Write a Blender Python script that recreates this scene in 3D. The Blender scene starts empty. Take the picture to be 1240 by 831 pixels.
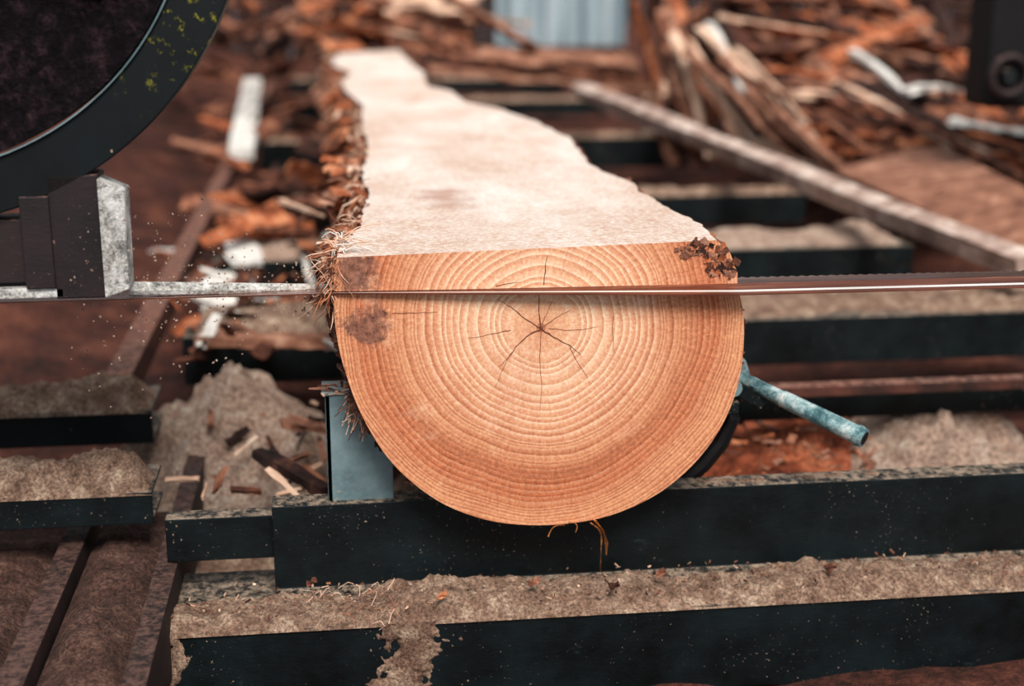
import bpy, bmesh, math, random
from mathutils import Vector, Matrix, noise
random.seed(7)
S=bpy.context.scene
try:
    S.view_settings.view_transform='Standard'
    S.view_settings.look='None'
except Exception as e: print(e)

# ------------------------------------------------------------------ camera
F=1700.0; W,H=1240,831
pitch=math.atan(455/F); yaw=math.atan(220*math.cos(pitch)/F)
fw=Vector((math.sin(yaw)*math.cos(pitch),math.cos(yaw)*math.cos(pitch),-math.sin(pitch)))
rt=Vector((math.cos(yaw),-math.sin(yaw),0)); up=rt.cross(fw)
def ray(px,py): return (fw+rt*((px-W/2)/F)-up*((py-H/2)/F))
C=-ray(652,393)*1.72
def uz(px,py,z):
    r=ray(px,py); return C+r*((z-C.z)/r.z)
def uy(px,py,y):
    r=ray(px,py); return C+r*((y-C.y)/r.y)
cd=bpy.data.cameras.new('camera'); cam=bpy.data.objects.new('camera',cd); S.collection.objects.link(cam)
M=Matrix((rt,up,-fw)).transposed().to_4x4(); M.translation=C; cam.matrix_world=M
cd.sensor_width=36; cd.lens=F/W*36; cd.clip_start=.02; cd.clip_end=200
cd.dof.use_dof=True; cd.dof.focus_distance=1.70; cd.dof.aperture_fstop=2.3
S.camera=cam

# ------------------------------------------------------------------ materials
def srgb(c):
    return tuple(((v/255)/12.92 if v/255<=.04045 else ((v/255+.055)/1.055)**2.4) for v in c)+(1,)
class N:
    def __init__(s,name):
        s.m=bpy.data.materials.new(name); s.m.use_nodes=True; s.t=s.m.node_tree; s.b=s.t.nodes['Principled BSDF']
        s.tc=s.t.nodes.new('ShaderNodeTexCoord')
    def n(s,ty,**k):
        x=s.t.nodes.new(ty)
        for a,v in k.items(): setattr(x,a,v)
        return x
    def l(s,a,b): s.t.links.new(a,b)
    def math(s,op,a,b=None,c=None,clamp=False):
        x=s.n('ShaderNodeMath',operation=op,use_clamp=clamp)
        for i,v in enumerate((a,b,c)):
            if v is None: continue
            if isinstance(v,(int,float)): x.inputs[i].default_value=v
            else: s.l(v,x.inputs[i])
        return x.outputs[0]
    def noise(s,scale,detail=6,rough=.6,vec=None,sc=None):
        x=s.n('ShaderNodeTexNoise'); x.inputs['Scale'].default_value=scale; x.inputs['Detail'].default_value=detail; x.inputs['Roughness'].default_value=rough
        v=vec or s.tc.outputs['Object']
        if sc:
            mp=s.n('ShaderNodeMapping'); mp.inputs['Scale'].default_value=sc; s.l(v,mp.inputs['Vector']); v=mp.outputs[0]
        s.l(v,x.inputs['Vector']); return x.outputs['Fac']
    def ramp(s,fac,stops):
        x=s.n('ShaderNodeValToRGB'); e=x.color_ramp.elements
        while len(e)<len(stops): e.new(.5)
        for i,(p,c) in enumerate(stops): e[i].position=p; e[i].color=srgb(c)
        s.l(fac,x.inputs[0]); return x.outputs[0]
    def mix(s,fac,a,b,bt='MIX'):
        x=s.n('ShaderNodeMix',data_type='RGBA',blend_type=bt)
        for i,v in ((0,fac),(6,a),(7,b)):
            if isinstance(v,(int,float)): x.inputs[i].default_value=v
            elif isinstance(v,tuple): x.inputs[i].default_value=srgb(v)
            else: s.l(v,x.inputs[i])
        return x.outputs[2]
    def bump(s,h,st,d=.002):
        x=s.n('ShaderNodeBump'); x.inputs['Strength'].default_value=st; x.inputs['Distance'].default_value=d
        s.l(h,x.inputs['Height']); s.l(x.outputs[0],s.b.inputs['Normal'])
    def out(s,col,rough=.8,metal=0,spec=.3):
        s.l(col,s.b.inputs['Base Color'])
        if isinstance(rough,(int,float)): s.b.inputs['Roughness'].default_value=rough
        else: s.l(rough,s.b.inputs['Roughness'])
        s.b.inputs['Metallic'].default_value=metal
        s.b.inputs['Specular IOR Level'].default_value=spec
        return s.m

def simple(name,stops,scale,rough=.85,metal=0,bump=.5,sc=None,detail=8,d=.004,spec=.3,fine=0,big=None):
    m=N(name); f=m.noise(scale,detail,.65,sc=sc); c=m.ramp(f,stops); h=f
    if big:
        k=m.math('MULTIPLY_ADD',m.noise(big[0],6,.65),5,-2.6,clamp=True); c=m.mix(m.math('MULTIPLY',k,.7),c,big[1])
    if fine:
        g=m.noise(fine,5,.75); c=m.mix(.8,c,m.ramp(g,[(.34,(80,64,58)),(.5,(188,184,180)),(.64,(254,250,244))]),'OVERLAY'); h=m.math('ADD',f,g)
    m.bump(h,bump,d); return m.out(c,rough,metal,spec)

def steel(name,dark,mid,dust,amt=.5,rough=.45,speck=(170,150,130),topdust=.75,spec=.4):
    m=N(name)
    f=m.noise(9,8,.65); c=m.ramp(f,[(.35,dark),(.7,mid)])
    f2=m.noise(26,10,.8,sc=(.45,1,1)); s2=m.math('MULTIPLY_ADD',f2,9,-5.5,clamp=True)
    c=m.mix(m.math('MULTIPLY',s2,.5),c,dust)
    f3=m.noise(210,3,.7); gate=m.noise(7,5,.65)
    k=m.math('MULTIPLY_ADD',m.math('ADD',f3,m.math('MULTIPLY',gate,.35)),22,-22*(.858-.06*(amt-.5)),clamp=True)
    c=m.mix(m.math('MULTIPLY',k,.8),c,speck)
    g=m.n('ShaderNodeNewGeometry'); sx=m.n('ShaderNodeSeparateXYZ'); m.l(g.outputs['Normal'],sx.inputs[0])
    upf=m.math('MULTIPLY',m.math('GREATER_THAN',sx.outputs[2],.6),m.math('MULTIPLY_ADD',m.noise(70,8,.8),7,-3.1,clamp=True))
    c=m.mix(m.math('MULTIPLY',upf,topdust),c,speck)
    m.bump(f2,.5,.003)
    return m.out(c,m.math('MULTIPLY_ADD',f,.5,rough-.2),0,spec)

M_steel=steel('painted_steel',(1,5,7),(9,24,28),(56,74,76),spec=.3)
M_steel2=steel('blue_grey_steel',(64,88,94),(130,154,160),(206,214,214),rough=.4)
M_rust=steel('rusty_steel',(34,17,14),(104,58,46),(140,100,84),amt=.9,rough=.7,speck=(160,116,98))
M_rustdark=steel('rusty_dark_steel',(10,6,8),(40,25,27),(90,66,64),amt=.9,rough=.6,speck=(140,102,94))
M_raildark=steel('grimy_rail_steel',(16,9,9),(56,34,31),(96,70,62),amt=.6,rough=.7,speck=(124,92,80),topdust=.5)
M_dust=simple('sawdust',[(.25,(92,66,54)),(.5,(160,132,114)),(.72,(222,198,176))],34,.95,bump=1,d=.008,fine=230,big=(9,(120,90,76)))
M_dustred=simple('sawdust_reddish',[(.25,(44,28,24)),(.5,(90,64,56)),(.75,(134,104,92))],25,.95,bump=1,d=.008,fine=200)  # sawdust tone darkened to stand in for vignetting at the lower left
M_dustlight=simple('sawdust_pale',[(.25,(140,112,100)),(.5,(194,168,152)),(.75,(232,214,200))],24,.95,bump=1,d=.01,fine=160,big=(7,(150,110,92)))
M_dustorange=simple('sawdust_orange',[(.3,(92,40,24)),(.5,(160,84,56)),(.7,(204,130,96))],16,.95,bump=1,d=.01,fine=120)
M_ground=simple('ground_sawdust',[(.3,(24,13,11)),(.5,(82,44,34)),(.7,(134,82,64))],5,.95,bump=1,d=.02,fine=60)
M_bark=simple('bark',[(.3,(28,14,10)),(.5,(102,60,45)),(.7,(190,128,98))],26,.9,bump=1,sc=(1,.35,1),d=.01)
M_barkorange=simple('bark_orange',[(.3,(64,28,16)),(.5,(164,90,56)),(.7,(230,162,120))],22,.9,bump=1,d=.008)
M_barkdark=simple('bark_dark',[(.3,(14,8,7)),(.55,(56,32,26)),(.75,(112,72,56))],24,.9,bump=1,d=.008)
M_pale=simple('fresh_wood',[(.3,(190,142,116)),(.55,(232,196,170)),(.75,(252,232,212))],18,.8,bump=.4)
M_brownwood=simple('weathered_wood',[(.3,(84,50,40)),(.55,(154,106,84)),(.75,(214,170,144))],16,.85,bump=.6)
M_greywood=simple('grey_wood',[(.3,(104,82,72)),(.5,(176,150,138)),(.7,(236,220,208))],22,.8,bump=.6,sc=(.6,.6,1))
M_white=simple('white_wood',[(.3,(190,184,178)),(.6,(232,230,224))],12,.8,bump=.3)
M_crack=simple('crack_shadow',[(.3,(134,78,54)),(.7,(164,102,74))],40)
M_crackd=simple('crack_dark',[(.3,(80,44,32)),(.7,(116,66,48))],40)
M_black=simple('black_rubber',[(.3,(4,4,6)),(.7,(14,12,14))],10,.6)
def tealrod():
    m=N('scuffed_steel'); f=m.noise(30,8,.75,sc=(1,1,1)); c=m.ramp(f,[(.3,(28,56,62)),(.44,(88,130,136)),(.54,(160,194,196)),(.64,(240,246,244))])
    m.bump(f,.3,.0015); return m.out(c,.22,.4,.6)
M_teal=tealrod()
M_blade=simple('blade_steel',[(.3,(78,48,42)),(.5,(150,112,100)),(.7,(206,182,170))],6,.22,.8,bump=.05,sc=(.5,6,6))
M_bladeglint=simple('blade_highlight',[(.3,(210,206,202)),(.7,(250,249,246))],6,.3,.3,bump=.05,sc=(.5,6,6))  # near-white strip paints the blade's highlight line into its colour
M_bladeback=simple('blade_brown_reflection',[(.3,(48,24,18)),(.55,(116,66,50)),(.75,(190,130,106))],9,.35,.4,bump=.1,sc=(.4,6,6))  # red-brown reflection on the blade, put into the colour
M_zinc=simple('bare_zinc',[(.3,(110,112,114)),(.48,(190,192,190)),(.62,(248,248,246))],38,.5,.05,bump=1,fine=200,big=(14,(120,100,92)))
M_leaf=simple('dry_leaf',[(.3,(150,84,40)),(.6,(206,140,80))],30)
M_corr=simple('galvanised_sheet',[(.3,(110,128,138)),(.5,(164,182,190)),(.7,(222,232,236))],2.2,.5,.1,sc=(4,1,.2))
M_wall=simple('barn_board',[(.3,(18,10,9)),(.6,(52,30,24)),(.8,(84,52,42))],2,.9,sc=(3,1,.4))

PITH=uy(655,397,0)
def endgrain():
    m=N('end_grain')
    mp=m.n('ShaderNodeMapping'); mp.inputs['Location'].default_value=(-PITH.x,0,-PITH.z); m.l(m.tc.outputs['Object'],mp.inputs['Vector'])
    sx=m.n('ShaderNodeSeparateXYZ'); m.l(mp.outputs[0],sx.inputs[0])
    cb=m.n('ShaderNodeCombineXYZ'); m.l(sx.outputs[0],cb.inputs[0]); m.l(sx.outputs[2],cb.inputs[2])
    ln=m.n('ShaderNodeVectorMath',operation='LENGTH'); m.l(cb.outputs[0],ln.inputs[0]); r=ln.outputs['Value']
    P=cb.outputs[0]
    n1=m.noise(5,2,.5,vec=P); n2=m.noise(30,4,.6,vec=P)
    rr=m.math('ADD',r,m.math('ADD',m.math('MULTIPLY_ADD',n1,.034,-.017),m.math('MULTIPLY_ADD',n2,.0030,-.0015)))
    wn=m.n('ShaderNodeTexNoise',noise_dimensions='1D'); wn.inputs['Scale'].default_value=24; wn.inputs['Detail'].default_value=2; m.l(rr,wn.inputs['W'])
    q=m.math('ADD',m.math('MULTIPLY_ADD',m.math('POWER',rr,2.0),240,m.math('MULTIPLY',rr,66)),m.math('MULTIPLY',wn.outputs['Fac'],4.4))
    fr=m.math('FRACT',q)
    late=m.math('MULTIPLY',m.math('POWER',fr,2.2),m.math('MULTIPLY_ADD',fr,-8,8,clamp=True))
    pale=m.math('MULTIPLY_ADD',fr,-1.9,1,clamp=True)
    idn=m.n('ShaderNodeTexWhiteNoise',noise_dimensions='1D'); m.l(m.math('FLOOR',q),idn.inputs['W'])
    ang=m.noise(9,5,.65,vec=P,)
    rb=m.ramp(m.math('MULTIPLY',rr,4.0),[(0,(100,100,100)),(.15,(130,130,130)),(.5,(180,180,180)),(.7,(230,230,230)),(.9,(255,255,255))])
    sb=m.n('ShaderNodeSeparateColor'); m.l(rb,sb.inputs[0])
    amp=m.math('MULTIPLY',m.math('MULTIPLY',m.math('MULTIPLY_ADD',m.math('POWER',idn.outputs['Value'],1.2),1.1,.45),m.math('MULTIPLY_ADD',ang,2.2,-.3,clamp=True)),sb.outputs[0],clamp=True)
    base=m.ramp(m.math('MULTIPLY',rr,4.0),[(0,(214,158,124)),(.14,(228,178,144)),(.36,(228,176,142)),(.52,(222,162,126)),(.70,(212,148,110)),(.80,(200,128,90)),(.88,(190,114,78)),(.97,(218,154,114))])
    mid=m.ramp(m.math('MULTIPLY',rr,4.0),[(0,(0,0,0)),(.12,(70,70,70)),(.22,(245,245,245)),(.50,(215,215,215)),(.66,(120,120,120)),(1,(110,110,110))])
    sm=m.n('ShaderNodeSeparateColor'); m.l(mid,sm.inputs[0])
    c=m.mix(m.math('MULTIPLY',m.math('MULTIPLY',pale,sm.outputs[0]),.95),base,(252,228,204))
    c=m.mix(m.math('MULTIPLY',late,amp),c,(138,64,38))
    dz=m.math('MULTIPLY_ADD',m.math('ABSOLUTE',m.math('SUBTRACT',rr,.192)),-60,1,clamp=True)
    low_=m.math('MULTIPLY_ADD',sx.outputs[2],-5,.1,clamp=True)
    c=m.mix(m.math('MULTIPLY',m.math('MULTIPLY',dz,low_),.6),c,(152,80,52))
    b=m.noise(9,7,.7,vec=P); c=m.mix(m.math('MULTIPLY_ADD',b,2.6,-1.3,clamp=True),c,(196,128,94))
    b=m.noise(13,7,.7,sc=(1,1,1)); c=m.mix(m.math('MULTIPLY_ADD',b,3,-1.7,clamp=True),c,(248,214,186))
    at=m.math('ARCTAN2',sx.outputs[2],sx.outputs[0]); cr=m.n('ShaderNodeCombineXYZ'); m.l(m.math('MULTIPLY',at,16),cr.inputs[0]); m.l(m.math('MULTIPLY',r,14),cr.inputs[1])
    ry=m.noise(2.2,6,.75,vec=cr.outputs[0]); c=m.mix(.35,c,m.ramp(ry,[(.35,(150,136,128)),(.65,(222,214,206))]),'OVERLAY')
    g=m.noise(240,5,.75); c=m.mix(.5,c,m.ramp(g,[(.33,(120,100,90)),(.5,(188,184,180)),(.67,(252,242,232))]),'OVERLAY')
    v=m.noise(120,3,.6); fl=m.math('MULTIPLY_ADD',v,22,-15.2,clamp=True); c=m.mix(m.math('MULTIPLY',fl,.5),c,(130,72,48))
    K=uy(443,396,0); K2=uy(430,326,0)
    for (kk,rad) in ((K,.030),(K2,.032)):
        vm=m.n('ShaderNodeVectorMath',operation='DISTANCE'); vm.inputs[1].default_value=kk; m.l(m.tc.outputs['Object'],vm.inputs[0])
        d=m.math('ADD',vm.outputs['Value'],m.math('MULTIPLY_ADD',m.noise(34,8,.8),.12,-.06))
        k=m.math('MULTIPLY_ADD',d,-80,rad*80,clamp=True)
        c=m.mix(m.math('MULTIPLY',k,.9),c,m.ramp(m.noise(110,6,.75),[(.35,(50,28,30)),(.62,(156,108,90))]))
    pd=m.math('LESS_THAN',r,.006); c=m.mix(m.math('MULTIPLY',pd,.7),c,(160,94,64))
    pd=m.math('LESS_THAN',r,.0022); c=m.mix(pd,c,(60,32,24))
    m.bump(m.math('ADD',m.math('MULTIPLY',late,.2),g),.3,.001)
    return m.out(c,.7,0,.2)
M_end=endgrain()

def topmat():
    m=N('sawn_top_surface')
    f=m.noise(7,9,.7,sc=(1,.5,1)); c=m.ramp(f,[(.3,(206,176,160)),(.5,(226,208,198)),(.66,(238,230,223))])
    f2=m.noise(150,8,.8); c=m.mix(.8,c,m.ramp(f2,[(.33,(110,94,88)),(.5,(190,186,183)),(.64,(252,250,247))]),'OVERLAY')
    f4=m.noise(30,5,.7,sc=(.15,3,1)); c=m.mix(.25,c,m.ramp(f4,[(.35,(150,142,138)),(.65,(220,216,212))]),'OVERLAY')
    kp=uz(540,233,.1)
    mp=m.n('ShaderNodeMapping'); mp.inputs['Location'].default_value=(-kp.x,-kp.y*.35,-.1); mp.inputs['Scale'].default_value=(1,.35,1); m.l(m.tc.outputs['Object'],mp.inputs['Vector'])
    ln=m.n('ShaderNodeVectorMath',operation='LENGTH'); m.l(mp.outputs[0],ln.inputs[0])
    k=m.math('MULTIPLY_ADD',m.math('ADD',ln.outputs['Value'],m.math('MULTIPLY_ADD',m.noise(20,4,.6),.10,-.05)),-30,1.4,clamp=True)
    c=m.mix(m.math('MULTIPLY',k,.55),c,(172,110,88))
    f5=m.noise(5,6,.7); k=m.math('MULTIPLY_ADD',f5,7,-4.0,clamp=True); c=m.mix(m.math('MULTIPLY',k,.35),c,(206,166,144))
    m.bump(f2,.9,.003); return m.out(c,.85,0,.2)
M_top=topmat()

# ------------------------------------------------------------------ mesh helpers
def nz(p,s=1,o=0): return noise.noise(Vector((p[0]*s+o,p[1]*s+o*1.7,p[2]*s-o)))
class B:
    def __init__(s): s.v=[];s.f=[];s.m=[];s.mats=[]
    def mi(s,m):
        if m not in s.mats: s.mats.append(m)
        return s.mats.index(m)
    def add(s,vs,fs,m):
        o=len(s.v); s.v+= [Vector(v) for v in vs]; i=s.mi(m)
        for f in fs: s.f.append([a+o for a in f]); s.m.append(i)
    def sweep(s,secs,m,capm=None,close=True,strip=None):
        n=len(secs[0]); o=len(s.v)
        for sec in secs: s.v+=[Vector(p) for p in sec]
        i=s.mi(m)
        for a in range(len(secs)-1):
            for b in range(n if close else n-1):
                c=(b+1)%n
                s.f.append([o+a*n+b,o+a*n+c,o+(a+1)*n+c,o+(a+1)*n+b]); s.m.append(s.mi(strip[b]) if strip and b in strip else i)
        if close:
            j=s.mi(capm or m)
            s.f.append([o+b for b in range(n)][::-1]); s.m.append(j)
            s.f.append([o+(len(secs)-1)*n+b for b in range(n)]); s.m.append(j)
    def frame(s,d,upv=Vector((0,0,1))):
        d=d.normalized(); 
        if abs(d.dot(upv))>.98: upv=Vector((0,1,0))
        a=d.cross(upv).normalized(); return a,a.cross(d)
    def tube(s,pts,rad,m,n=10,capm=None):
        pts=[Vector(p) for p in pts]; secs=[]
        for i,p in enumerate(pts):
            d=pts[min(i+1,len(pts)-1)]-pts[max(i-1,0)]; a,u=s.frame(d)
            r=rad[i] if isinstance(rad,(list,tuple)) else rad
            secs.append([p+a*(math.cos(t*2*math.pi/n)*r)+u*(math.sin(t*2*math.pi/n)*r) for t in range(n)])
        s.sweep(secs,m,capm)
    def plank(s,p0,p1,w,t,m,roll=0,seg=10,jit=.15,round_=False,taper=1,capm=None,bend=0):
        p0=Vector(p0);p1=Vector(p1); d=p1-p0; a,u=s.frame(d)
        a2=a*math.cos(roll)+u*math.sin(roll); u2=-a*math.sin(roll)+u*math.cos(roll)
        if round_: prof=[(-.5,-.5),(-.5,-.1),(-.36,.25),(-.15,.45),(.15,.5),(.36,.25),(.5,-.1),(.5,-.5)]
        else: prof=[(-.5,-.4),(-.5,.4),(-.46,.5),(0,.5),(.46,.5),(.5,.4),(.5,-.4),(.46,-.5),(0,-.5),(-.46,-.5)]
        secs=[]; sd=random.random()*50
        for i in range(seg+1):
            q=i/seg; c=p0+d*q+u2*(bend*math.sin(q*math.pi)); sc=1+(taper-1)*q; sec=[]
            for k,(x,z) in enumerate(prof):
                jj=1+jit*nz((q*6,k*.9,0),1,sd)*1.6
                sec.append(c+a2*(x*w*sc*jj)+u2*(z*t*sc*jj))
            secs.append(sec)
        s.sweep(secs,m,capm)
    def box(s,c,dx,dy,dz,m,rot=None):
        vs=[]
        for x in(-.5,.5):
            for y in(-.5,.5):
                for z in(-.5,.5):
                    v=Vector((x*dx,y*dy,z*dz))
                    if rot is not None: v=rot@v
                    vs.append(Vector(c)+v)
        s.add(vs,[(0,1,3,2),(4,6,7,5),(0,4,5,1),(2,3,7,6),(0,2,6,4),(1,5,7,3)],m)
    def build(s,name,parent=None,bev=0,smooth=False):
        me=bpy.data.meshes.new(name); me.from_pydata(s.v,[],s.f)
        for m in s.mats: me.materials.append(m)
        for p,i in zip(me.polygons,s.m): p.material_index=i; p.use_smooth=smooth
        bm=bmesh.new(); bm.from_mesh(me); bmesh.ops.recalc_face_normals(bm,faces=bm.faces); bm.to_mesh(me); bm.free()
        o=bpy.data.objects.new(name,me); S.collection.objects.link(o)
        if parent: o.parent=parent
        if bev:
            b=o.modifiers.new('bevel','BEVEL'); b.width=bev; b.segments=2; b.limit_method='ANGLE'
        return o
def empty(name,loc=(0,0,0)):
    e=bpy.data.objects.new(name,None); S.collection.objects.link(e); e.empty_display_size=.1; return e
def grid(name,x0,x1,y0,y1,fn,res,mat,parent=None,shear=0):
    nx=max(2,int(abs(x1-x0)/res)); ny=max(2,int(abs(y1-y0)/res)); vs=[];fs=[]
    for j in range(ny+1):
        for i in range(nx+1):
            x=x0+(x1-x0)*i/nx; y=y0+(y1-y0)*j/ny
            vs.append((x,y,fn(x,y,i/nx,j/ny)))
    for j in range(ny):
        for i in range(nx):
            a=j*(nx+1)+i; fs.append((a,a+1,a+nx+2,a+nx+1))
    b=B(); b.add(vs,fs,mat); return b.build(name,parent,smooth=True)
def drift(name,x0,x1,y0,y1,z,h,mat,res=.006,parent=None,seed=0,bias=0.0,fx=None):
    def fn(x,y,u,v):
        e=min(1,min(v,1-v)*4)*min(1,min(u,1-u)*(x1-x0)/.03)
        n=nz((x,y,0),6,seed)*.9+nz((x,y,0),18,seed)*.6+nz((x,y,0),60,seed)*.35+nz((x,y,0),140,seed)*.22
        k=(fx(x,y,u,v) if fx else 1)
        return z-.004+ h*(e*(.55+bias)+e*n*.6)*k
    return grid(name,x0,x1,y0,y1,fn,res,mat,parent)

# ------------------------------------------------------------------ LOG
def smooth(pts,n=6):
    out=[]
    for i in range(len(pts)-1):
        p0=pts[max(i-1,0)];p1=pts[i];p2=pts[i+1];p3=pts[min(i+2,len(pts)-1)]
        for k in range(n):
            t=k/n
            out.append(tuple(.5*((2*p1[a])+(-p0[a]+p2[a])*t+(2*p0[a]-5*p1[a]+4*p2[a]-p3[a])*t*t+(-p0[a]+3*p1[a]-3*p2[a]+p3[a])*t**3) for a in (0,1)))
    out.append(pts[-1]); return out
low=[(404,357),(405,385),(410,420),(418,450),(430,485),(447,520),(470,555),(500,585),(540,612),(590,630),(640,636),(690,634),(740,624),(790,602),(830,572),(862,535),(884,495),(897,450),(901,405),(899,372),(893,349)]
lowP=[uy(x,y,0) for x,y in smooth(low,4)]
slabpx=[(893,345),(893,330),(884,306),(868,291),(408,312),(404,330),(404,353)]
slabP=[uy(x,y,0) for x,y in slabpx]
TL=uy(408,312,0); TR=uy(868,291,0)
ZT=(TL.z+TR.z)/2
Lpx=[(408,312),(412,292),(434,268),(441,250),(448,235),(441,215),(438,200),(447,178),(438,150),(440,125),(418,108),(414,98),(424,86),(402,76),(410,62)]
Rpx=[(868,291),(835,268),(797,249),(775,235),(766,225),(728,210),(708,200),(702,187),(690,171),(645,148),(602,133),(562,126),(548,113),(518,106),(512,88),(495,76),(482,62)]
Lw=[uz(x,y,ZT) for x,y in Lpx]; Rw=[uz(x,y,ZT) for x,y in Rpx]
Lw[0]=TL; Rw[0]=TR
def interp(P,y):
    if y<=P[0].y: return P[0].x
    for a,b in zip(P,P[1:]):
        if y<=b.y: return a.x+(b.x-a.x)*(y-a.y)/(b.y-a.y)
    return P[-1].x
YE=min(Lw[-1].y,Rw[-1].y)
NS=150
def section(P,Y,low_=False):
    xl=interp(Lw,Y);xr=interp(Rw,Y); w0=TR.x-TL.x; k=(xr-xl)/w0; out=[]
    for i,p in enumerate(P):
        u=(p.x-TL.x)/w0; x=xl+u*(xr-xl); 
        z=p.z
        if low_:
            zk=.04; z=zk+(z-zk)*(.55+.45*k)
        d=0
        if Y>0.002: d=min(1,Y*20)
        x+=d*(.008*nz((x,Y,z),14)+.006*nz((x,Y,z),40)); 
        if z<ZT-.03: z+=d*.008*nz((x,Y,z),12,3)
        out.append(Vector((x,Y,z)))
    return out
log=empty('sawn_log')
Ys=[0]+[YE*((i/NS)**1.4) for i in range(1,NS+1)]
b=B(); secs=[section(lowP,y,True) for y in Ys]
b.sweep(secs,M_bark,M_end)
b.build('log_body',log,smooth=False)
b=B()
sp=[]
for a,c,k in ((0,1,3),(1,2,3),(2,3,3),(3,4,16),(4,5,3),(5,6,3)):
    for q in range(k): sp.append(slabP[a].lerp(slabP[c],q/k))
sp.append(slabP[6])
b.sweep([section(sp,y) for y in Ys],M_bark,M_end)
slab=b.build('log_slab',log)
me=slab.data; me.materials.append(M_top)
for p in me.polygons:
    if p.normal.z>.9 and p.center.z>ZT-.02: p.material_index=me.materials.find('sawn_top_surface')
b=B()
for i in range(0,len(lowP)-1):
    p=lowP[i]; q=lowP[min(i+1,len(lowP)-1)]; d=(q-p)
    nrm=Vector((d.z,0,-d.x)).normalized()
    if nrm.dot(p)<0: nrm=-nrm
    for _ in range(3):
        c=p.lerp(q,random.random())-nrm*.002+Vector((0,random.uniform(0.004,.03),0))
        b.plank(c,c+Vector((random.uniform(-.01,.01),random.uniform(.02,.06),random.uniform(-.01,.01))),random.uniform(.005,.012),.004,random.choice([M_barkdark,M_bark,M_bark]),roll=random.uniform(-1,1),seg=4,jit=.6)
for _ in range(110):
    px=random.uniform(822,890); py=random.uniform(292,334)
    if px>868 and py<291+(px-868)*1.1: continue
    if px<856 and py>314-(856-px)*.3: continue
    p=uy(px,py,-.0008)
    b.plank(p,p+Vector((random.uniform(-.012,.012),random.uniform(-.001,.001),random.uniform(-.007,.007))),random.uniform(.002,.007),.0014,random.choice([M_barkdark,M_bark,M_bark,M_brownwood,M_barkorange]),seg=3,jit=.9,roll=math.pi/2+random.uniform(-.3,.3))
b.build('bark_crust',log)
b=B()
for i in range(950):
    y=YE*random.random()**2.0*.8; x=interp(Lw,y); z=ZT-random.uniform(-.003,.12 if y>.3 else .06)
    p=Vector((x-random.uniform(-.002,.012),y,z)); L=random.uniform(.012,.05)
    if y>.3: L*=1.6
    pts=[p]; d=Vector((-random.uniform(.1,.9),random.uniform(-1,.6),random.uniform(-1.2,.3))).normalized()
    for k in range(5):
        d=(d+Vector((random.uniform(-.5,.6),random.uniform(-.5,.5),random.uniform(-.6,.3)))*.9).normalized(); pts.append(pts[-1]+d*L/5)
    r=random.uniform(.0004,.0011)*(1.5 if y>.5 else 1)
    b.tube(pts,[r,r,r*.9,r*.8,r*.6,r*.3],random.choice([M_pale,M_barkorange,M_barkorange,M_bark,M_brownwood,M_pale]),n=4)
for i in range(520):
    y=.03+YE*random.random()**1.6*.95; x=interp(Lw,y)
    nr=y<.4; z=ZT-random.uniform(0.0,.06 if nr else .18)
    p=Vector((x-random.uniform(-.004,.008 if nr else .045),y,z)); k=.45 if nr else 1
    b.plank(p,p+Vector((random.uniform(-.05,.01),random.uniform(-.05,.12),random.uniform(-.06,.012)))*k,random.uniform(.006,.03)*k,.004,random.choice([M_barkorange,M_bark,M_barkorange,M_brownwood,M_pale]),roll=random.uniform(-1.5,1.5),seg=5,jit=.7,taper=random.uniform(.2,1))
for i in range(170):
    y=YE*random.random()**1.2*.9; x=interp(Rw,y); z=ZT-random.uniform(-.002,.05)
    p=Vector((x+random.uniform(-.004,.006),y,z))
    b.plank(p,p+Vector((random.uniform(-.004,.02),random.uniform(-.02,.09),random.uniform(-.03,.002))),random.uniform(.004,.014),.004,random.choice([M_barkorange,M_bark,M_barkdark]),roll=random.uniform(-1.5,1.5),seg=4,jit=.6,taper=.5)
for i in range(40):
    p=uy(random.uniform(402,420),random.uniform(284,308),.02); d=Vector((random.uniform(-.02,.05),random.uniform(-.01,.02),random.uniform(-.012,.012)))
    b.tube([p,p+d*.4+Vector((0,0,.005)),p+d*.8+Vector((0,0,.003)),p+d],.0006,random.choice([M_white,M_pale]),n=4)
b.build('bark_fibres',log)
b=B()
def crack(pts,w,m=None):
    Q=smooth(pts,5) if len(pts)>2 else [pts[0],((pts[0][0]+pts[1][0])/2,(pts[0][1]+pts[1][1])/2),pts[1]]
    P=[uy(x+random.uniform(-.6,.6),y+random.uniform(-.6,.6),-.0005) for x,y in Q]; up_=[];dn=[]
    for i,p in enumerate(P):
        d=(P[min(i+1,len(P)-1)]-P[max(i-1,0)]).normalized(); nn=Vector((-d.z,0,d.x)); ww=w*(1-i/(len(P)-1))*.5*random.uniform(.6,1.2)+.00015
        up_.append(p+nn*ww);dn.append(p-nn*ww)
    k=len(P); b.add(up_+dn,[(i,i+1,k+i+1,k+i) for i in range(k-1)],m or M_crack)
crack([(655,398),(653,375),(652,352)],.0016,M_crackd)
crack([(655,399),(672,409),(690,419),(704,430)],.0017,M_crackd)
crack([(655,399),(637,408),(622,424),(606,444)],.0016,M_crackd)
crack([(655,398),(636,386),(618,372),(602,362)],.0012,M_crackd)
crack([(655,398),(672,386),(692,375)],.0011)
crack([(655,398),(662,380),(668,366)],.0009)
crack([(618,400),(598,404),(566,410)],.0011)
crack([(655,400),(654,440),(656,470),(653,500)],.0009)
crack([(664,398),(690,400),(724,396)],.0008)
crack([(743,383),(742,405),(744,428)],.0009)
crack([(659,345),(661,318),(664,308)],.0012,M_crackd)
crack([(600,346),(630,342)],.0009)
crack([(690,420),(700,440),(712,458)],.0008)
crack([(622,425),(612,440),(600,470)],.0008)
crack([(475,380),(500,379),(530,378)],.0008)
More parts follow.
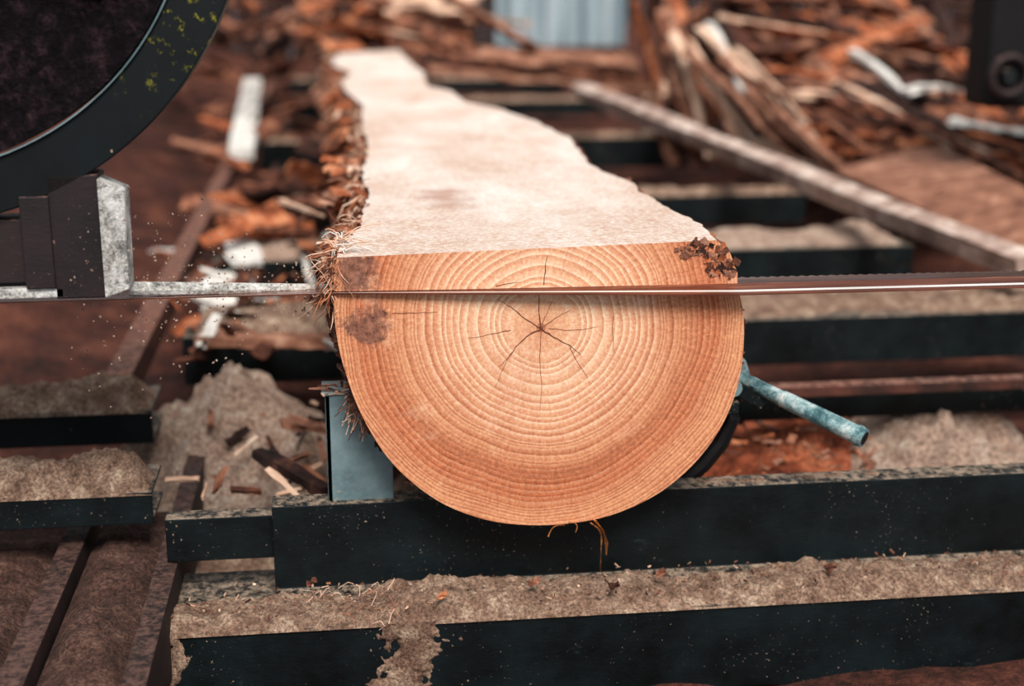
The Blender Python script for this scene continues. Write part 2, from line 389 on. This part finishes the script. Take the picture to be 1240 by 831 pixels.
b.build('drying_cracks',log)
b=B()
for (x,y,x2,y2,w) in ((720,630,734,672,.012),(716,634,728,660,.008),(664,650,684,636,.004),(690,632,697,645,.004)):
    b.plank(uy(x,y,-.004),uy(x2,y2,-.006),w,.0012,M_leaf,seg=6,jit=.9,taper=.3,bend=.006,roll=.4)
b.tube([uy(728,660,0),uy(727,690,.01),uy(740,715,.02)],.0008,M_bark,n=4)
b.build('loose_splinters',log)

# ------------------------------------------------------------------ BED BEAMS
ZB=-.247
YB=uz(640,600,ZB).y
zb2=uy(640,706,YB).z; hB=ZB-zb2
YA=uz(640,745,zb2).y
XE=uz(1113,300,ZB).x
XR=uz(235,405,ZB).x
def channel(x0,x1,y,zt,h,mat,depth=.07,lip=.012,lean=0,name='steel_bed_beam',seg=1):
    t=.006
    pr=[(0,0),(depth,0),(depth,-t),(t,-t),(t,-h+t),(depth,-h+t),(depth,-h),(-lip,-h),(-lip,-h+t*.8),(0,-h+t*1.6)]
    b=B(); b.sweep([[Vector((x,y+a,zt+c)) for a,c in pr] for x in (x0,x1)],mat)
    return b.build(name,None,bev=.0015)
xB0=uy(330,640,YB).x
channel(xB0,1.25,YB,ZB,hB,M_steel,depth=.04,lip=.016)
xA0=uy(165,790,YA).x
channel(xA0,1.25,YA,zb2-.001,.12,M_steel,depth=YB-YA+.09,lip=.0)
y2=YB+.02
channel(uy(200,640,y2).x,xB0+.03,y2,uy(260,627,y2).z,.06,M_steel,depth=.03,lip=0)
def fxA(x,y,u,v):
    return 1.0+.8*max(0,1-abs(x+.14)/.14)+.3*max(0,(x-.35))+.3*nz((x,0,0),5,9)
drift('sawdust_drift',xA0,1.24,YA-.003,YB-.002,zb2,.026,M_dust,res=.0035,seed=3,bias=.20,fx=fxA)
drift('sawdust_drift',xB0,1.24,YB+.004,YB+.045,ZB,.007,M_dust,res=.004,seed=13,bias=-.15)
def cling(pxa,pxb,cx,w0,seed,amp=.008):
    xa=uy(pxa,790,YA).x; xb=uy(pxb,790,YA).x; za=zb2+.001; zb=zb2-.10; res=.002
    nx=int((xb-xa)/res); ny=int((za-zb)/res); vs=[];fs=[]; c=uy(cx,790,YA).x
    for j in range(ny+1):
        for i in range(nx+1):
            x=xa+(xb-xa)*i/nx; z=za+(zb-za)*j/ny; q=j/ny
            m=1-abs(x-c-.01*math.sin(q*5))/(w0*(1-.35*q)); m+=nz((x,z,0),30,seed)*.9+nz((x,z,0),90,seed)*.5+nz((x,z,0),220,seed)*.3
            vs.append((x,YA+.002-amp*max(-.5,min(1,m*1.5)),z))
    for j in range(ny):
        for i in range(nx):
            a=j*(nx+1)+i; fs.append((a,a+1,a+nx+2,a+nx+1))
    b=B(); b.add(vs,fs,M_dust); b.build('sawdust_spill',None,smooth=True)
cling(420,570,492,.046,5)
cling(170,260,205,.016,8,.005)
b=B()
for i in range(420):
    x=random.uniform(xA0,1.1); y=random.uniform(YA,YB-.01); p=Vector((x,y,zb2+.014+random.random()*.010))
    b.plank(p,p+Vector((random.uniform(-.006,.006),random.uniform(-.006,.006),random.uniform(-.003,.005))),random.uniform(.001,.003),.0008,random.choice([M_pale,M_bark,M_dustlight,M_dust,M_barkdark,M_brownwood]),seg=2,roll=random.random()*3)
for (x,y) in ((640,708),(738,712),(795,697),(372,708),(1000,690),(530,724)):
    p=uz(x,y,zb2+.03); b.plank(p,p+Vector((.012,.0,.006)),.009,.004,random.choice([M_bark,M_bark,M_barkorange]),seg=3,jit=.8)
for i in range(60):
    p=uz(random.uniform(365,480),random.uniform(708,760),zb2+.03); d=Vector((random.uniform(-.02,.02),random.uniform(-.02,.01),random.uniform(-.012,.014)))
    b.tube([p,p+d*.5+Vector((.003,0,.005)),p+d],.0006,random.choice([M_pale,M_dustlight,M_brownwood]),n=4)
b.build('wood_chips')
for k,(py,hpx,xe) in enumerate(((385,55,1.6),(300,34,XE),(234,34,XE),(163,36,XE),(118,14,XE),(92,10,XE))):
    y=uz(1000,py,ZB).y; h=ZB-uy(1000,py+hpx,y).z; h=min(max(h,.08),.16)
    channel(XR-.02,xe,y,ZB,h,M_steel,depth=.09,lip=.0)
    drift('sawdust_drift',XR,xe-.01,y+.004,y+.10+.16*(k in(0,1)),ZB,.035 if k<2 else .03,M_dust if k!=1 else M_dustlight,res=.012,seed=k*5+1,bias=.05)
yC=uz(1000,468,ZB).y
channel(.2,1.6,yC,ZB,.018,M_rust,depth=.03,lip=0,name='rusty_cross_bar')
channel(.2,1.6,yC+.07,ZB-.03,.05,M_steel,depth=.03,lip=0)
b=B()
b.plank(uz(238,412,ZB+.01),uz(412,412,ZB+.01),.04,.02,M_brownwood,seg=8)
b.build('wood_batten')

def rail(p0,p1,w,h,mat,name='side_rail'):
    t=.006; d=(p1-p0).normalized(); a=d.cross(Vector((0,0,1))).normalized()
    pr=[(-w/2,0),(w/2,0),(w/2,-h),(w/2-t,-h),(w/2-t,-t),(-w/2+t,-t),(-w/2+t,-h),(-w/2,-h)]
    b=B(); b.sweep([[p+a*x+Vector((0,0,z)) for x,z in pr] for p in (p0,p1)],mat); return b.build(name,None,bev=.0015)
xr1=uz(186,740,ZB-.08).x
rail(Vector((xr1,-.35,ZB-.08)),Vector((xr1,7,ZB-.08)),.028,.10,M_raildark)
xr2=uz(150,440,ZB+.02).x
rail(Vector((xr2,.55,ZB+.02)),Vector((xr2,7,ZB+.02)),.045,.05,M_rust)
xr3=uz(68,700,ZB-.08).x
rail(Vector((xr3,-.5,ZB-.08)),Vector((xr3,.30,ZB-.08)),.032,.08,M_raildark)
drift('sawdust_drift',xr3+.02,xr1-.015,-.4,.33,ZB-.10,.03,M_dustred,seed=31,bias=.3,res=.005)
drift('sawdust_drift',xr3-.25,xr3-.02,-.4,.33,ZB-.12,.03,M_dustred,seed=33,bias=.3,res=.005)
for py,yd,hh in ((500,.12,.055),(600,.09,.045)):
    z=ZB+.0; p=uz(90,py,z); x1=uz(182,py,z).x
    channel(p.x-.6,x1,p.y,z,hh,M_steel,depth=yd+.02,lip=0)
    drift('sawdust_drift',p.x-.6,x1,p.y-.002,p.y+yd,z,.04,M_dust,seed=py,bias=.35,res=.005)

# ------------------------------------------------------------------ GROUND, heaps
ZG=-.50
def gz(x,y,u,v):
    z=ZG+.04*nz((x,y,0),1.3)+.03*nz((x,y,0),5)+.012*nz((x,y,0),16)
    m=max(0,min(1,(x-1.15)/.9))*max(0,min(1,(y-1.5)/1.5)); z+=.30*m
    m=max(0,min(1,(-x-.75)/.6))*max(0,min(1,(y-1.0)/1.5)); z+=.16*m
    z+=.15*max(0,min(1,(y-3.5)/3))
    return z
grid('ground',-5,7,-1.2,11,gz,.06,M_ground)
def heap(px,py,z,r,h,mat,seed,ry=None):
    c=uz(px,py,z); ry=ry or r
    def fn(x,y,u,v):
        d=math.hypot((x-c.x)/r,(y-c.y)/ry); n=nz((x,y,0),7,seed)*.4+nz((x,y,0),25,seed)*.2+nz((x,y,0),80,seed)*.1
        return ZG-.05+(h+.05)*max(0,1-d*d)*(1+n*.6)+.02*n
    grid('sawdust_heap',c.x-r,c.x+r,c.y-ry,c.y+ry,fn,.008,mat)
heap(285,545,-.38,.28,.25,M_dustlight,2,.34)
heap(300,640,-.44,.25,.08,M_dust,6,.2)
heap(1140,545,-.40,.28,.19,M_dustlight,4,.28)
heap(940,555,-.44,.34,.15,M_dustorange,8,.3)
heap(560,590,-.46,.2,.07,M_dust,9)
b=B()
for i in range(110):
    p=uz(random.uniform(225,400),random.uniform(270,430),-.30+random.random()*.06)
    b.plank(p,p+Vector((random.uniform(-.12,.12),random.uniform(-.15,.15),random.uniform(-.03,.05))),random.uniform(.008,.035),.006,random.choice([M_bark,M_barkorange,M_barkdark,M_white,M_brownwood,M_bark]),roll=random.uniform(-1,1),seg=5,jit=.7,taper=random.uniform(.3,1))
for i in range(28):
    p=uz(random.uniform(235,400),random.uniform(480,610),-.31+random.random()*.02)
    b.plank(p,p+Vector((random.uniform(-.05,.05),random.uniform(-.08,.08),random.uniform(-.02,.02))),random.uniform(.003,.012),.005,random.choice([M_bark,M_barkdark,M_brownwood,M_pale]),roll=random.uniform(-1,1),seg=4,jit=.6)
for i in range(60):
    p=uz(random.uniform(860,1060),random.uniform(500,575),-.36+random.random()*.02)
    b.plank(p,p+Vector((random.uniform(-.03,.03),random.uniform(-.03,.03),random.uniform(-.01,.01))),random.uniform(.003,.012),.003,random.choice([M_barkorange,M_bark,M_brownwood]),roll=random.uniform(-1,1),seg=3,jit=.6)
b.plank(uz(312,548,-.27),uz(395,596,-.29),.022,.014,M_barkdark,seg=8,jit=.4)
b.plank(uz(340,512,-.26),uz(398,520,-.28),.03,.010,M_brownwood,seg=8,jit=.4)
b.plank(uz(300,375,-.26),uz(358,412,-.27),.06,.012,M_white,seg=5,jit=.5)
b.plank(uz(285,280,-.22),uz(300,320,-.24),.07,.012,M_white,seg=5,jit=.5)
b.build('bark_scraps')

# ------------------------------------------------------------------ stop post
b=B(); yP=YB+.012
pl=uy(393,480,yP); pr_=uy(474,480,yP); zt=uy(430,478,yP).z
def boxb(b,x0,x1,y0,y1,z0,z1,m): b.box(((x0+x1)/2,(y0+y1)/2,(z0+z1)/2),x1-x0,y1-y0,z1-z0,m)
xa,xb=pl.x,pr_.x; z0=ZB-.002
prof=[(xa,z0),(xb,z0),(xb,zt-.045),(xa+.04,zt+.0),(xa,zt)]
b.sweep([[Vector((x,y,z)) for x,z in prof] for y in (yP,yP+.008)],M_steel2)
boxb(b,xa,xa+.007,yP,yP+.06,z0,zt,M_steel2)
boxb(b,xa-.004,xa+.035,yP-.002,yP+.05,zt,zt+.005,M_steel2)
b.build('log_stop_bracket',None,bev=.0012)
b=B()
for i in range(90):
    p=uy(random.uniform(418,452),random.uniform(476,512),yP-.02); d=Vector((random.uniform(-.015,.015),random.uniform(-.01,.0),random.uniform(-.03,.005)))
    b.tube([p,p+d*.5+Vector((.004,0,.004)),p+d],.0006,random.choice([M_pale,M_barkorange,M_bark]),n=4)
for i in range(14):
    p=uy(random.uniform(385,425),random.uniform(466,478),yP-.0); d=Vector((random.uniform(-.03,.03),random.uniform(-.01,.01),random.uniform(-.01,.01)))
    b.plank(p,p+d,.003,.0015,random.choice([M_pale,M_bark,M_brownwood]),seg=3,jit=.6)
b.build('bark_shreds')

# ------------------------------------------------------------------ clamp
cl=empty('log_clamp')
b=B()
a0=uy(905,462,.10); a1=uy(1047,531,-.02)
d=(a1-a0)
b.tube([a0,a0+d*.3,a0+d*.31,a0+d*.93,a0+d*.935,a0+d*.965,a0+d*.97,a0+d],[.0095,.0100,.0112,.0125,.0138,.0138,.0128,.0128],M_teal,n=24,capm=M_steel2)
b.build('handle',cl,smooth=False)
b=B()
b.tube([a0+d*1.0,a0+d*1.003],[.009,.009],M_black,n=16)
b.plank(uy(892,437,.10),uy(903,478,.10),.024,.02,M_teal,seg=4,jit=.2)
b.plank(uy(880,462,.10),uy(925,486,.09),.020,.02,M_steel,seg=4,jit=.1)
b.tube([uy(888,470,.08),uy(888,470,.13)],[.012,.012],M_steel2,n=14)
b.plank(uy(912,461,.082),uy(950,486,.07),.003,.010,M_teal,seg=3,jit=.3)
b.build('knuckle',cl)
b=B()
pts=[uy(889,480,.12),uy(886,505,.12),uy(872,535,.12),uy(850,562,.12),uy(815,592,.12)]
b.tube(pts,[.010,.012,.013,.013,.012],M_black,n=10)
b.plank(uy(876,492,.09),uy(892,492,.09),.02,.016,M_steel,seg=2,jit=.05)
b.build('curved_arm',cl)

# ------------------------------------------------------------------ blade
b=B()
pa=uy(165,350,0); pb=uy(404,354.5,0); pc=uy(893,344,0); pd=uy(1330,333,0)
secs=[]
for i in range(241):
    q=i/240; x=pa.x-.35+(pd.x-pa.x+.35)*q
    if x<pb.x: z=pb.z
    elif x<pc.x: z=pb.z+(pc.z-pb.z)*(x-pb.x)/(pc.x-pb.x)
    else: z=pc.z+(pd.z-pc.z)*(x-pc.x)/(pd.x-pc.x)
    tt=max(0,min(1,(x-pb.x)/(pc.x-pb.x)))
    yf=-.005-.022*tt; dz=-.0075*tt; t=.0008
    yb=.030+.006*(i%2)
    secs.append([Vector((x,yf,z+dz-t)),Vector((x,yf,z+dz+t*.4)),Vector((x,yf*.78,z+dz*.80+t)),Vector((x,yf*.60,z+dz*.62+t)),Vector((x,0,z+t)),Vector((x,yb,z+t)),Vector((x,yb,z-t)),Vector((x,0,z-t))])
b.sweep(secs,M_blade,strip={0:M_bladeback,2:M_bladeglint,3:M_bladeback,4:M_blade,1:M_bladeback}); b.build('bandsaw_blade')

# ------------------------------------------------------------------ blade guide + arm + wheel
g=empty('blade_guide')
b=B(); yG=-.06
x0=uy(62,300,yG).x; x1=uy(124,300,yG).x; z1=uy(90,212,yG).z; z0=uy(90,362,yG).z
boxb(b,x0,x1,yG,yG+.05,z0,z1,M_rustdark)
b.build('guide_block',g,bev=.002)
b=B(); x2=uy(150,300,yG-.005).x
b.sweep([[Vector((x1,y_,z0+.001)),Vector((x2,y_+.02,z0+.006)),Vector((x2+.002,y_+.02,z1-.02)),Vector((x1,y_,z1-.004))] for y_ in (yG-.006,yG+.035)],M_zinc)
b.build('guide_face',g,bev=.0015)
b=B(); xl=uy(-150,300,yG).x
boxb(b,xl,x0,yG+.01,yG+.06,uy(30,345,yG).z,uy(30,268,yG).z,M_rustdark)
boxb(b,xl,x0+.01,yG+.0,yG+.05,uy(30,362,yG).z,uy(30,350,yG).z,M_zinc)
boxb(b,x0-.03,x0+.002,yG-.004,yG+.056,uy(30,350,yG).z,uy(30,238,yG).z,M_rustdark)
b.build('guide_arm',g,bev=.0015)
b=B(); b.tube([uy(156,350,-.002),uy(410,350,.03)],[.009,.006],M_zinc,n=10)
b.build('guide_tube',g)  # added silver tube for the blurred blade and guide left of the log

M_wheel=simple('wheel_casting',[(.3,(5,4,7)),(.5,(17,12,17)),(.75,(56,40,46))],50,.8,.0,bump=1,fine=160,spec=.1)
def mossy():
    m=N('guard_paint'); f=m.noise(12,8,.65); c=m.ramp(f,[(.35,(1,4,6)),(.7,(7,17,21))])
    k=m.math('MULTIPLY_ADD',m.noise(52,6,.8),14,-8.0,clamp=True)
    vm=m.n('ShaderNodeVectorMath',operation='DISTANCE'); vm.inputs[1].default_value=uy(212,12,-.06); m.l(m.tc.outputs['Object'],vm.inputs[0])
    k=m.math('MULTIPLY',k,m.math('MULTIPLY_ADD',vm.outputs['Value'],-9,1.15,clamp=True))
    c=m.mix(m.math('MULTIPLY',k,.85),c,(176,170,40))
    return m.out(c,.6,0,.25)
M_guard=mossy()
wh=empty('band_wheel')
yW=-.06; Cw=uy(-169,-180,yW); Rw_=(uy(300,-180,yW)-Cw).length
def ring(b,r0,r1,y0,y1,m,n=120):
    pr=[(r0,y0),(r1,y0),(r1,y1),(r0,y1)]
    secs=[[Cw+Vector((math.cos(a)*r,y-yW,math.sin(a)*r)) for r,y in pr] for a in [2*math.pi*i/n for i in range(n+1)]]
    b.sweep(secs,m)
b=B(); ring(b,Rw_*.85,Rw_,yW,yW+.05,M_guard); b.build('guard_ring',wh,bev=.002)
b=B(); ring(b,Rw_*.846,Rw_*.85,yW-.004,yW+.01,M_steel2); b.build('rim_edge',wh)
b=B(); ring(b,Rw_*.70,Rw_*.84,yW+.0,yW+.04,M_wheel); ring(b,Rw_*.14,Rw_*.70,yW+.014,yW+.03,M_wheel); ring(b,.02,Rw_*.16,yW-.03,yW+.05,M_wheel)
for i in range(8):
    a=i*math.pi/4+.3; dd=Vector((math.cos(a),0,math.sin(a))); b.plank(Cw+dd*Rw_*.12+Vector((0,.012,0)),Cw+dd*Rw_*.72+Vector((0,.012,0)),.06,.012,M_wheel,seg=3,jit=.02)
b.build('wheel_disc',wh,bev=.001)

# ------------------------------------------------------------------ long pole
b=B()
PN=uz(1245,324,-.165); PF=uz(700,108,-.05)
b.plank(PN,PF,.054,.048,M_greywood,seg=60,jit=.14,roll=.25,taper=1.05)
b.build('wooden_pole')

# ------------------------------------------------------------------ offcut pile (lies behind the pole)
def Yd(px,py):
    base=2.0+max(0,(230-py))/230*2.0
    return max(base,3.7-(px-800)/240*1.35)
b=B()
def sl(x0,y0,x1,y1,w,m,t=.02,rnd=False,dy=0,**k):
    Ya=Yd(x0,y0)+dy; Yb=Yd(x1,y1)+dy; ww=w*((Ya+Yb)/2+1.65)/(((4.0+max(0,230-y0)/115+max(0,230-y1)/115)/2)+1.65)
    b.plank(uy(x0,y0,Ya),uy(x1,y1,Yb),ww,t,m,round_=rnd,seg=14,jit=k.get('jit',.4),roll=k.get('roll',random.uniform(-.4,.4)),taper=k.get('taper',random.uniform(.5,1)),bend=random.uniform(-.02,.03))
mats=[M_bark,M_barkorange,M_brownwood,M_barkdark,M_bark,M_barkdark,M_barkdark]
for i in range(230):
    x=random.uniform(790,1260); y=random.uniform(-30,150); a=random.gauss(.45,.5); L=random.uniform(40,190)
    if x<880 and random.random()<.6: a=random.uniform(.9,1.5)
    x2=x+math.cos(a)*L; y2=y+math.sin(a)*L*.75
    if y2>200 : y2=200
    sl(x,y,x2,y2,random.uniform(.02,.09),random.choice(mats),t=random.uniform(.015,.04),dy=random.uniform(.02,.30),rnd=random.random()<.6)
for i in range(60):
    x=random.uniform(960,1240); y=random.uniform(130,200); a=random.gauss(.3,.3); L=random.uniform(30,120)
    sl(x,y,x+math.cos(a)*L,y+math.sin(a)*L*.5,random.uniform(.01,.04),random.choice([M_bark,M_barkdark,M_barkorange,M_barkdark]),dy=random.uniform(-.02,.1),rnd=random.random()<.6)
for q in ((848,35,1008,206,.034,M_pale),(832,62,962,192,.035,M_brownwood),(806,12,850,172,.07,M_brownwood),(820,0,880,165,.06,M_barkorange),
          (880,70,1022,202,.06,M_brownwood),(900,92,1062,190,.025,M_bark),(862,110,900,200,.045,M_brownwood),(990,108,1240,216,.05,M_bark),
          (960,95,1230,160,.05,M_brownwood),(905,62,1125,45,.08,M_bark),(1000,70,1120,22,.07,M_barkorange),(866,2,1100,14,.10,M_bark),
          (900,30,1160,62,.09,M_barkorange),(940,112,1080,132,.03,M_pale),(1030,62,1100,118,.035,M_white),
          (858,30,900,110,.030,M_white),(920,170,1000,208,.015,M_pale),(890,60,1000,190,.02,M_pale),(835,50,940,205,.022,M_pale),(850,90,915,200,.02,M_pale),
          (905,110,1015,212,.02,M_brownwood),(815,40,860,190,.03,M_pale),(800,20,835,150,.04,M_bark),(1010,100,1150,180,.02,M_pale),(1060,130,1200,190,.012,M_pale),(870,20,1000,40,.03,M_pale)):
    sl(*q,rnd=q[5] in (M_bark,M_barkorange,M_brownwood),dy=-.03)
sl(1095,112,1168,112,.095,M_white,t=.015,roll=0,dy=-.1); sl(1150,146,1250,162,.10,M_white,t=.015,roll=0,dy=-.1)
for q in ((470,48,800,96,.10,M_bark),(520,80,790,104,.09,M_brownwood),(560,62,770,72,.12,M_brownwood),(480,20,600,70,.10,M_bark),(540,-5,650,58,.09,M_brownwood),(770,0,800,116,.09,M_barkorange),(790,-10,838,118,.08,M_brownwood),
          (775,114,812,102,.08,M_pale)):
    b.plank(uy(q[0],q[1],4.5),uy(q[2],q[3],4.5),q[4]*1.1,.03,q[5],round_=True,seg=14,jit=.4,roll=random.uniform(-.4,.4))
b.build('wood_offcut_pile')
b=B()
pp=[uz(1012,205,-.14),uz(1250,312,-.17),uz(1270,240,-.10),uz(1130,172,-.10)]
nrm=Vector((0,0,-.012)); b.add(pp+[p+nrm for p in pp],[(0,1,2,3),(4,7,6,5),(0,4,5,1),(1,5,6,2),(2,6,7,3),(3,7,4,0)],M_brownwood)
b.build('flat_board',bev=.002)
b=B()
for i in range(230):
    px=random.uniform(180,440); py=random.uniform(-10,300)
    if px<250 and py>120: continue
    p=uz(px,py,-.26+random.random()*.1) if py>90 else uy(px,py,4+random.random()*2)
    s_=random.uniform(.5,1)
    b.plank(p,p+Vector((random.uniform(-.22,.22),random.uniform(-.3,.3),random.uniform(-.04,.10)))*s_,random.uniform(.02,.08),.014,random.choice([M_bark,M_barkorange,M_bark,M_barkdark,M_brownwood,M_bark,M_barkdark]),roll=random.uniform(-1,1),seg=6,jit=.5,taper=random.uniform(.3,1),round_=random.random()<.4)
for i in range(90):
    px=random.uniform(370,520); py=random.uniform(-10,60)
    p=uy(px,py,5+random.random()*2)
    b.plank(p,p+Vector((random.uniform(-.4,.4),random.uniform(-.3,.3),random.uniform(-.1,.15))),random.uniform(.04,.12),.02,random.choice([M_bark,M_barkorange,M_pale,M_brownwood]),roll=random.uniform(-1,1),seg=6,jit=.5)
b.build('bark_offcut_pile')
b=B(); b.plank(uz(292,188,-.20),uz(306,98,-.12),.085,.03,M_white,seg=10,jit=.15); b.build('sawn_board')
b=B(); b.plank(uz(340,243,-.05),uz(392,262,-.04),.012,.008,M_pale,seg=6,jit=.5,taper=.4); b.plank(uz(500,8,.1),uz(640,30,.1),.03,.03,M_pale,seg=6); b.build('wood_splinter')
b=B()
for i in range(420):
    u=random.random(); px=405-u*320; py=352+random.gauss(0,16+60*u); p=uy(px,py,random.uniform(-.08,.14)); s_=random.uniform(.0007,.0019)
    b.box(p,s_*1.5,s_,s_,M_dustlight,Matrix.Rotation(random.random()*3,3,'Y'))
b.build('flying_sawdust')

# ------------------------------------------------------------------ back wall etc
b=B(); YWl=11
for i in range(60):
    x=-6+i*.24; b.box((x,YWl+.03*(i%2),1.0),.235,.03,3.6,M_wall)
b.build('wall_back')
b=B(); x0=uy(600,0,8).x; x1=uy(757,0,8).x; zb=uy(650,56,8).z
n=60; secs=[]
for i in range(n+1):
    x=x0+(x1-x0)*i/n; y=8+.04*math.sin(i*.7)
    secs.append([Vector((x,y,zb)),Vector((x,y,zb+1.2)),Vector((x,y+.01,zb+1.2)),Vector((x,y+.01,zb))])
b.sweep(secs,M_corr); b.build('galvanised_sheet')
mc=empty('machine_housing'); b=B(); yM=1.9
x0=uy(1168,60,yM+.15).x; boxb(b,x0,x0+.8,yM,yM+.15,uy(1200,132,yM).z,.7,M_black); b.build('housing_box',mc,bev=.02)
b=B(); c=uy(1222,92,yM-.02); secs=[]
for i in range(33):
    a=i/32*2*math.pi; secs.append([c+Vector((math.cos(a)*(.048+.010*math.cos(t)),.012*math.sin(t),math.sin(a)*(.048+.010*math.cos(t)))) for t in [k*math.pi/4 for k in range(8)]])
b.sweep(secs,M_rustdark); b.tube([c+Vector((0,-.01,0)),c+Vector((0,.03,0))],[.018,.018],M_steel,n=16); b.build('round_port',mc)

# ------------------------------------------------------------------ light
w=bpy.data.worlds.new('sky'); S.world=w; w.use_nodes=True; bg=w.node_tree.nodes['Background']
bg.inputs[0].default_value=(.90,.95,1,1); bg.inputs[1].default_value=.5
L=bpy.data.lights.new('sun','SUN'); L.energy=4.5; L.angle=math.radians(26); L.color=(1,.93,.86)
o=bpy.data.objects.new('sun',L); S.collection.objects.link(o)
o.rotation_euler=Vector((-.06,.62,-.78)).to_track_quat('-Z','Y').to_euler()
